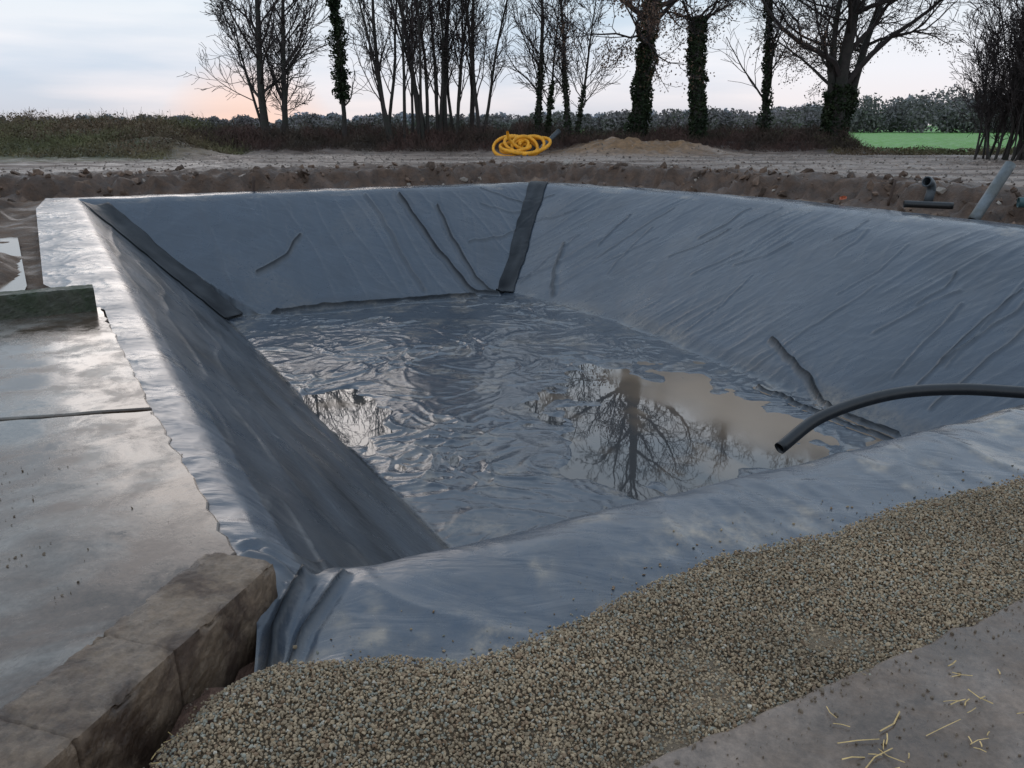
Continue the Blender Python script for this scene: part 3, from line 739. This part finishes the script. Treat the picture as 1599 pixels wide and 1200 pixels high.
# stakes
M_rust = mat('rusty_steel', (.05, .03, .022), .7, .3, 20, .3, 60)
info(pipe('stake', line((-7.9, 24.7, -.2), (-7.85, 24.7, .42), 5), .05, M_rust, .01, 8), "short dark stake standing at the basin rim", "stake")
info(pipe('stake.001', line((9.3, 19.9, .0), (9.4, 19.9, .62), 5), .035, M_rust, .01, 8), "short dark stake standing near pipe elbow", "stake")
M_or = mat('orange_plastic', (.40, .10, .045), .5, .2, 8, 0, 40)
v = np.array([(0, 0, 0), (.35, .05, .05), (.4, .1, .16), (.02, .12, .14), (.2, .02, .22), (.18, .15, .03)]) * .5
orb = mk('plastic_scrap', v, np.array([(0, 1, 2, 3), (0, 4, 2, 5), (3, 4, 1, 5)]), M_or); orb.location = (8.5, 20.9, .05)
info(orb, "crumpled orange plastic scrap in the soil", "scrap")

# ------------------------------------------------------------------ trees
class Buf:
    def __init__(s): s.v = []; s.f = []
def tube(buf, pts, rad, n):
    base = len(buf.v); k = len(pts)
    for i in range(k):
        a = pts[max(0, i - 1)]; b = pts[min(k - 1, i + 1)]
        dx, dy, dz = b[0] - a[0], b[1] - a[1], b[2] - a[2]
        l = math.sqrt(dx * dx + dy * dy + dz * dz) or 1; dx /= l; dy /= l; dz /= l
        if abs(dz) < .95: ax, ay, az = -dy, dx, 0.
        else: ax, ay, az = 0., dz, -dy
        l = math.sqrt(ax * ax + ay * ay + az * az); ax /= l; ay /= l; az /= l
        bx, by, bz = dy * az - dz * ay, dz * ax - dx * az, dx * ay - dy * ax
        p = pts[i]; r_ = rad[i]
        for j in range(n):
            c_ = math.cos(6.28318 * j / n) * r_; s_ = math.sin(6.28318 * j / n) * r_
            buf.v.append((p[0] + c_ * ax + s_ * bx, p[1] + c_ * ay + s_ * by, p[2] + c_ * az + s_ * bz))
    for i in range(k - 1):
        for j in range(n):
            a = base + i * n + j; b = base + i * n + (j + 1) % n
            buf.f.append((a, b, b + n, a + n))
def norm(d):
    l = math.sqrt(d[0] ** 2 + d[1] ** 2 + d[2] ** 2) or 1; return (d[0] / l, d[1] / l, d[2] / l)
def grow(bufs, p, d, Ln, r0, lvl, rg, Q, tips):
    n = Q['seg'][lvl]; pts = [p]; rad = [r0]; st = Ln / n; dirs = [d]
    w = Q['wig'][lvl]; up = Q['up'][lvl]; r1 = max(Q['rmin'], r0 * Q['tap'][lvl])
    for i in range(n):
        d = norm((d[0] + rg.gauss(0, w), d[1] + rg.gauss(0, w), d[2] + rg.gauss(0, w) + up))
        p = (p[0] + d[0] * st, p[1] + d[1] * st, p[2] + d[2] * st)
        pts.append(p); rad.append(r0 + (r1 - r0) * (i + 1) / n); dirs.append(d)
    sides = 8 if lvl == 0 else (5 if lvl == 1 else 3)
    tube(bufs[0] if lvl == 0 else bufs[1], pts, rad, sides)
    if lvl >= Q['max']:
        tips.append(pts[-1]); tips.append(pts[n // 2]); return pts, rad
    nc = Q['nc'][lvl]; f0 = Q['f0'][lvl]
    for k in range(nc):
        f = f0 + (1 - f0) * (k + rg.random()) / nc
        s = f * n; i = min(n - 1, int(s)); t_ = s - i
        q = tuple(pts[i][c] + (pts[i + 1][c] - pts[i][c]) * t_ for c in range(3)); rr = rad[i] + (rad[i + 1] - rad[i]) * t_
        dd = dirs[i]
        ang = Q['ang'][lvl] * (.7 + .6 * rg.random())
        h = norm((rg.gauss(0, 1), rg.gauss(0, 1), rg.gauss(0, 1)))
        dot = h[0] * dd[0] + h[1] * dd[1] + h[2] * dd[2]
        h = norm((h[0] - dot * dd[0], h[1] - dot * dd[1], h[2] - dot * dd[2]))
        c_, s_ = math.cos(ang), math.sin(ang)
        nd = norm((dd[0] * c_ + h[0] * s_, dd[1] * c_ + h[1] * s_, dd[2] * c_ + h[2] * s_))
        cl = Ln * Q['rat'][lvl] * (1.15 - .55 * f) * (.7 + .6 * rg.random())
        grow(bufs, q, nd, cl, max(Q['rmin'], rr * Q['rr'][lvl]), lvl + 1, rg, Q, tips)
    return pts, rad
def leafquads(cen, size, rr):
    n = len(cen); a = rr.randn(n, 3); a /= np.linalg.norm(a, axis=1)[:, None]
    b = np.cross(a, rr.randn(n, 3)); b /= np.linalg.norm(b, axis=1)[:, None]
    s = (size * (.6 + .8 * rr.rand(n)))[:, None]
    v = np.stack([cen - a * s, cen - b * s * .6, cen + a * s, cen + b * s * .6], 1).reshape(-1, 3)
    return v, np.arange(4 * n).reshape(n, 4)
M_bark = mat('bark', (.034, .028, .026), .9, .35, 5, .5, 20, col2=(.026, .027, .022))
M_twig = mat('twigs', (.032, .025, .024), .9, .3, 3, 0)
M_ivy = mat('ivy_leaves', (.014, .024, .011), .6, .5, 3, 0, col2=(.024, .034, .015), spec=.2)
M_brown = mat('withered_leaves', (.075, .040, .026), .8, .45, 3, 0, col2=(.10, .060, .036))
BIG = dict(seg=[8, 7, 6, 5, 3], wig=[.05, .17, .22, .22, .2], up=[.03, .06, .05, .04, .03], tap=[.4, .22, .28, .35, .5], nc=[12, 7, 5, 4], f0=[.35, .2, .15, .15],
           ang=[.95, .75, .7, .7], rat=[.55, .52, .52, .5], rr=[.5, .5, .52, .6], rmin=.012, max=4)
SLIM = dict(seg=[10, 7, 6, 4], wig=[.035, .12, .18, .2], up=[.03, .10, .06, .04], tap=[.2, .3, .35, .5], nc=[20, 7, 5], f0=[.16, .12, .12],
            ang=[.65, .6, .6], rat=[.30, .5, .55], rr=[.42, .5, .6], rmin=.012, max=3)
def make_tree(name, x, y, stems, Q, seed, label, ivy=None, leaves=0, lsel=None, group=None, cat="tree"):
    rg = random.Random(seed); rr = np.random.RandomState(seed)
    gz = float(ground_h(np.array([x]), np.array([y]))[0][0]) - .15
    root = empty(name, (x, y, gz)); bufs = [Buf(), Buf()]; tips = []; paths = []
    for (ox, oy, dx, dy, Ln, r0) in stems:
        pts, rad = grow(bufs, (ox, oy, 0.), norm((dx, dy, 1)), Ln, r0, 0, rg, Q, tips)
        paths.append((pts, rad))
    o = mk('trunk', bufs[0].v, np.array(bufs[0].f), M_bark, True); o.parent = root
    o = mk('crown', bufs[1].v, np.array(bufs[1].f), M_twig, False); o.parent = root
    if ivy:
        nl, thick, top, size = ivy[:4]; bot = ivy[4] if len(ivy) > 4 else 0; cs = []
        for pts, rad in paths:
            P_ = np.array(pts); Rd = np.array(rad); k = len(P_)
            f = (bot + (top - bot) * rr.rand(nl)) * (k - 1); i = np.minimum(k - 2, f.astype(int)); t_ = (f - i)[:, None]
            q = P_[i] * (1 - t_) + P_[i + 1] * t_; r_ = Rd[i] * (1 - t_[:, 0]) + Rd[i + 1] * t_[:, 0]
            th = rr.rand(nl) * 6.283
            lump = .75 + 1.5 * noise(f * 1.3 + seed, np.cos(th) * 1.2 + 5, seed % 7) 
            rad_ = r_ * .9 + thick * np.clip(lump, .12, 2) * rr.rand(nl) ** .7
            cs.append(q + np.stack([np.cos(th) * rad_, np.sin(th) * rad_, rr.randn(nl) * .1], -1))
        v, f = leafquads(np.concatenate(cs), np.full(nl * len(paths), size), rr)
        o = mk('ivy', v, f, M_ivy); o.parent = root; o["label"] = "dense dark green ivy clothing the trunk"
    if leaves:
        T = np.array(tips); 
        if lsel: T = T[(T[:, 2] > lsel[0]) & (T[:, 2] < lsel[1])]
        T = T[rr.randint(0, len(T), leaves)] + rr.randn(leaves, 3) * .22
        v, f = leafquads(T, np.full(leaves, .055), rr)
        o = mk('foliage', v, f, M_brown); o.parent = root; o["label"] = "sparse withered brown leaves"
    info(root, label, cat, group)
    return root
TG = "winter trees along the field edge"
make_tree('bare_tree', -13.9, 47, [(0, 0, -.09, 0, 13, .25), (.9, .3, .02, .0, 12, .19), (-.2, .5, -.25, .05, 8, .10), (.5, .2, .25, .05, 7, .09)], SLIM | dict(nc=[22, 8, 6], rat=[.34, .5, .5], ang=[.8, .65, .6]), 3, "bare multi-stemmed tree with fine twigs on earth bank", group=TG)
make_tree('ivy_tree', -9.5, 47, [(0, 0, 0, 0, 8.4, .15)], SLIM | dict(nc=[7, 4, 3], wig=[.05, .2, .2, .2], up=[.08, .1, .05, .05]), 6, "slender crooked tree wrapped in dark ivy", ivy=(4200, .42, .95, .085, .28), group=TG)
st = []
rg = random.Random(4)
for i in range(9): st.append((rg.uniform(-1.3, 1.3), rg.uniform(-.8, .8), (i - 4.3) * .05 + rg.gauss(0, .02), rg.gauss(0, .04), rg.uniform(10, 13.5), rg.uniform(.08, .16)))
make_tree('coppiced_tree', -5.9, 46.5, st, SLIM | dict(nc=[13, 6, 5], ang=[.45, .55, .6]), 7, "coppiced bare tree with many upright stems", group=TG)
st = []
for i in range(9): st.append((rg.uniform(-1.3, 1.3), rg.uniform(-.8, .8), (i - 3.5) * .05 + rg.gauss(0, .02), rg.gauss(0, .04), rg.uniform(10, 13.5), rg.uniform(.09, .18)))
make_tree('coppiced_tree.001', -3.0, 47.5, st, SLIM | dict(nc=[13, 6, 5], ang=[.45, .55, .6]), 8, "coppiced bare tree with many upright stems", group=TG)
make_tree('bare_tree.001', 1.5, 47, [(0, 0, .02, 0, 11.5, .16), (.5, 0, .08, 0, 8, .09)], SLIM, 9, "slender bare tree with ivy around its lower trunk", ivy=(900, .12, .4, .08), group=TG)
make_tree('bare_tree.002', 3.2, 47, [(0, 0, -.02, 0, 11, .15), (.4, 0, .12, .05, 9, .10)], SLIM, 10, "slender bare tree with ivy around its lower trunk", ivy=(500, .12, .35, .08), group=TG)
make_tree('ivy_oak', 7.0, 46.5, [(0, 0, .01, 0, 12.5, .46)], BIG | dict(wig=[.03, .17, .22, .22, .2], nc=[15, 8, 5, 4]), 23, "large broad oak with thick ivy-clad trunk and withered leaves", ivy=(6000, .26, .60, .09), leaves=3600, lsel=(2.0, 7.0), group=TG)
make_tree('pollard_tree', 10.4, 46, [(0, 0, -.02, 0, 6.6, .34)], BIG | dict(nc=[9, 6, 4, 3], wig=[.03, .17, .22, .22, .2], f0=[.85, .2, .2, .2], rat=[.5, .5, .5, .5], rr=[.22, .5, .5, .6], tap=[1.15, .3, .3, .3, .5]), 12, "pollarded tree with swollen ivy-covered head", ivy=(4000, .20, 1.0, .09), leaves=300, lsel=(1.5, 7), group=TG)
make_tree('ivy_tree.001', 14.3, 47, [(0, 0, .03, 0, 12.5, .18)], SLIM | dict(nc=[20, 7, 4]), 13, "tall slender tree wrapped in dark ivy", ivy=(3400, .22, .88, .085), group=TG)
make_tree('ivy_oak.001', 18.1, 46.5, [(0, 0, .02, 0, 9.5, .48), (.3, .3, .20, 0, 9.5, .30), (-.2, .1, -.18, .05, 8.5, .25)], BIG | dict(nc=[11, 7, 6, 5], rat=[.72, .55, .52, .5], f0=[.28, .2, .15, .15]), 14, "spreading bare oak with ivy-clad trunk and withered leaves", ivy=(1500, .22, .32, .09), leaves=3600, lsel=(1.2, 5.6), group=TG)
SHR = SLIM | dict(nc=[13, 7, 5], ang=[.4, .5, .5], rat=[.4, .5, .5], tap=[.3, .4, .4, .5], rmin=.010)
for k, (x, y) in enumerate([(21.7, 36.8), (23.2, 36.0), (25.0, 36.8)]):
    st = [(rg.gauss(0, .7), rg.gauss(0, .6), rg.gauss(0, .2) + .03 * k, rg.gauss(0, .2), rg.uniform(3.6, 7.4) * (.8, 1.05, 1.1)[k], rg.uniform(.035, .07)) for i in range(17)]
    make_tree('bare_shrub' + ('' if k == 0 else '.%03d' % k), x, y, st, SHR, 30 + k, "dense thicket of bare upright stems on bare ground", group="bare shrubs beside the yard", cat="shrub")
# ------------------------------------------------------------------ undergrowth
def undergrowth(n, xr, yr, hfun, seed, ln=(.4, 1.0), wd=.010, upb=1.2):
    rr = np.random.RandomState(seed)
    x = rr.uniform(*xr, n); y = rr.uniform(*yr, n)
    g0 = ground_h(x, y)[0]; hh = hfun(x, y)
    ok = hh > .05; x, y, g0, hh = x[ok], y[ok], g0[ok], hh[ok]; n = len(x)
    z = g0 + hh * rr.rand(n) ** 1.3
    d = rr.randn(n, 3); d[:, 2] = np.abs(d[:, 2]) + upb * rr.rand(n)
    return sticks(n, np.stack([x, y, z], -1), d, rr.uniform(ln[0], ln[1], n), np.full(n, wd))
def joinv(parts):
    V_ = []; F_ = []; k = 0
    for v, f in parts: V_.append(v); F_.append(f + k); k += len(v)
    return np.concatenate(V_), np.concatenate(F_)
M_under = mat('bramble_twigs', (.075, .042, .034), .9, .5, 1.2, 0, col2=(.045, .034, .024))
def hh1(x, y):
    h = .65 + 1.1 * fbm(x * .28, y * .28, 3, 101) + .5 * fbm(x * 1.1, y * 1.1, 3, 102)
    h = np.clip(h, .10, 3) * (1 - sstep(18.0, 20, x)) * sstep(-19, -16, x)
    h = h * (1 - .55 * np.exp(-((x - 6.5) / 3.4) ** 2))
    return h * sstep(44.0, 46, y)
v, f = undergrowth(42000, (-19, 21), (44, 51), hh1, 1)
rr = np.random.RandomState(2); n = 14000
x = rr.uniform(-19, 21, n); y = rr.uniform(44, 51, n); h = hh1(x, y); z = ground_h(x, y)[0] + h * rr.rand(n) ** 1.2
ok = h > .05
lv, lf = leafquads(np.stack([x, y, z], -1)[ok], np.full(ok.sum(), .05), rr)
V_, F_ = joinv([(v, f), (lv, lf)])
info(mk('undergrowth', V_, F_, M_under), "tangled reddish-brown brambles and dead undergrowth under the trees", "undergrowth", kind="stuff")
M_scrub = mat('scrub_leaves', (.105, .105, .045), .8, .5, .5, 0, col2=(.11, .075, .045))
def hh2(x, y):
    h = .60 + 1.2 * fbm(x * .25, y * .25, 3, 111) + .5 * fbm(x * 1.1, y * 1.1, 2, 112)
    return np.clip(h, .12, 3) * sstep(-13.5, -18, x) * sstep(35, 42, y + 1.5 * noise(x * .3, y * .3, 5))
n = 70000
x = rr.uniform(-44, -13, n); y = rr.uniform(35, 60, n); h = hh2(x, y); z = ground_h(x, y)[0] + h * rr.rand(n) ** .8
ok = h > .08
lv, lf = leafquads(np.stack([x, y, z], -1)[ok], np.full(ok.sum(), .06), rr)
v, f = undergrowth(34000, (-44, -13), (35, 60), hh2, 4)
V_, F_ = joinv([(v, f), (lv, lf)])
info(mk('scrub', V_, F_, M_scrub), "rough green and brown scrub and weeds beside the yard", "scrub", kind="stuff")
n = 12000
x = rr.uniform(17, 34, n); y = rr.uniform(41, 47, n)
h = (.25 + .4 * fbm(x * .5, y * .5, 3, 120)) * sstep(42.0, 44, y + noise(x * .4, y * .4, 3)); z = ground_h(x, y)[0] + np.clip(h, 0, 2) * rr.rand(n)
ok = h > .05
lv, lf = leafquads(np.stack([x, y, z], -1)[ok], np.full(ok.sum(), .06), rr)
info(mk('weeds', lv, lf, M_scrub), "low olive weeds along the field edge", "weeds", kind="stuff")

# ------------------------------------------------------------------ distant woods
def wood(name, y0, y1, x0, x1, nclump, hfun, material, seed, label, q=.55, per=420):
    rr = np.random.RandomState(seed); cs = []
    for i in range(nclump):
        x = rr.uniform(x0, x1); y = rr.uniform(y0, y1); H = hfun(x / y) * rr.uniform(.5, 1.12)
        w = rr.uniform(.35, .8) * max(H, 2.5)
        p = rr.randn(per, 3); p /= np.linalg.norm(p, axis=1)[:, None]; p *= rr.rand(per, 1) ** .38
        cz = H * .52
        cs.append(np.stack([x + p[:, 0] * w, y + p[:, 1] * w, cz + p[:, 2] * H * .5], -1))
    c_ = np.concatenate(cs); c_ = c_[c_[:, 2] > -.5]
    v, f = leafquads(c_, np.full(len(c_), q), rr)
    return info(mk(name, v, f, material), label, "woodland", kind="stuff")
M_far = mat('far_wood', (.15, .135, .14), .95, .4, .08, 0, col2=(.115, .12, .11))  # lightened greyish base: distance haze painted into the colour
M_far2 = mat('farther_wood', (.23, .24, .28), .95, .25, .03, 0)  # paler and bluer still, more painted haze
def hf(s):
    return float(np.interp(s, [-.8, -.45, -.3, 0, .2, .3, .42, .5, .56, .7], [3.0, 3.6, 3.8, 4.0, 4.8, 5.6, 7.0, 8.8, 9.2, 8.5]))
wood('distant_wood', 160, 190, -150, 140, 330, hf, M_far, 5, "distant hedgerow wood of bare and evergreen trees", q=.32, per=520)
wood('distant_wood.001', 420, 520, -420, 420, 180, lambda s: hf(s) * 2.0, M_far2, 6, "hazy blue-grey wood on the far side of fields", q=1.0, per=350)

# ------------------------------------------------------------------ world
W = bpy.data.worlds.new("World"); S.world = W; W.use_nodes = True
N = W.node_tree.nodes; L = W.node_tree.links; bg = N['Background']
tc = N.new('ShaderNodeTexCoord'); sx_ = N.new('ShaderNodeSeparateXYZ'); L.new(tc.outputs['Generated'], sx_.inputs[0])
ramp = N.new('ShaderNodeValToRGB'); cr = ramp.color_ramp
stops = [(0, (.82, .75, .76)), (.025, (.88, .83, .85)), (.06, (.87, .87, .92)), (.13, (.78, .85, .92)), (.3, (1.04, 1.11, 1.20)), (.6, (.82, .94, 1.08)), (1, (.61, .75, .94))]
cr.elements[0].position = 0; cr.elements[0].color = (*stops[0][1], 1); cr.elements[1].position = 1; cr.elements[1].color = (*stops[-1][1], 1)
for p, c_ in stops[1:-1]:
    e = cr.elements.new(p); e.color = (*c_, 1)
L.new(sx_.outputs['Z'], ramp.inputs['Fac'])
mp = N.new('ShaderNodeMapping'); mp.inputs['Scale'].default_value = (1.3, 1.3, 10); mp.inputs['Location'].default_value = (.4, .1, .3); L.new(tc.outputs['Generated'], mp.inputs['Vector'])
cn = N.new('ShaderNodeTexNoise'); cn.inputs['Scale'].default_value = 1.5; cn.inputs['Detail'].default_value = 6; cn.inputs['Roughness'].default_value = .5
L.new(mp.outputs['Vector'], cn.inputs['Vector'])
cm = N.new('ShaderNodeMapRange'); cm.inputs['From Min'].default_value = .44; cm.inputs['From Max'].default_value = .66
L.new(cn.outputs['Fac'], cm.inputs['Value'])
mixc_ = N.new('ShaderNodeMix'); mixc_.data_type = 'RGBA'; mixc_.blend_type = 'MULTIPLY'
mixc_.inputs['B'].default_value = (.68, .79, .88, 1); L.new(cm.outputs['Result'], mixc_.inputs['Factor']); L.new(ramp.outputs['Color'], mixc_.inputs['A'])
dp = N.new('ShaderNodeVectorMath'); dp.operation = 'DOT_PRODUCT'; g_ = Vector((-.30, .952, -.03)).normalized(); dp.inputs[1].default_value = g_
nrm_ = N.new('ShaderNodeVectorMath'); nrm_.operation = 'NORMALIZE'; L.new(tc.outputs['Generated'], nrm_.inputs[0]); L.new(nrm_.outputs[0], dp.inputs[0])
gm = N.new('ShaderNodeMapRange'); gm.inputs['From Min'].default_value = .9945; gm.inputs['From Max'].default_value = 1.0; gm.inputs['To Max'].default_value = .65
L.new(dp.outputs['Value'], gm.inputs['Value'])
gl = N.new('ShaderNodeMix'); gl.data_type = 'RGBA'; gl.inputs['B'].default_value = (1.0, .60, .42, 1); L.new(gm.outputs['Result'], gl.inputs['Factor']); L.new(mixc_.outputs['Result'], gl.inputs['A'])
sky = N.new('ShaderNodeTexSky'); sky.sky_type = 'NISHITA'; sky.sun_disc = False; sky.sun_elevation = math.radians(4); sky.sun_rotation = math.radians(-19)
ad = N.new('ShaderNodeMix'); ad.data_type = 'RGBA'; ad.blend_type = 'ADD'; ad.inputs['Factor'].default_value = .0008
L.new(gl.outputs['Result'], ad.inputs['A']); L.new(sky.outputs['Color'], ad.inputs['B'])
L.new(ad.outputs['Result'], bg.inputs['Color']); bg.inputs['Strength'].default_value = 1.04
sd = bpy.data.lights.new('sun', 'SUN'); sd.energy = .35; sd.angle = math.radians(25); sd.color = (1, .86, .76)
so = bpy.data.objects.new('sun', sd); COL.objects.link(so)
so.rotation_euler = Vector((.31, -.93, -.28)).to_track_quat('-Z', 'Y').to_euler()

# ------------------------------------------------------------------ camera
cd = bpy.data.cameras.new('camera'); cam = bpy.data.objects.new('camera', cd); COL.objects.link(cam)
cd.sensor_width = 36; cd.lens = 27.7; cd.clip_end = 6000; cd.clip_start = .05
cam.location = (0, 0, 1.9); cam.rotation_euler = (math.radians(90 - 18.2), 0, 0)
S.camera = cam
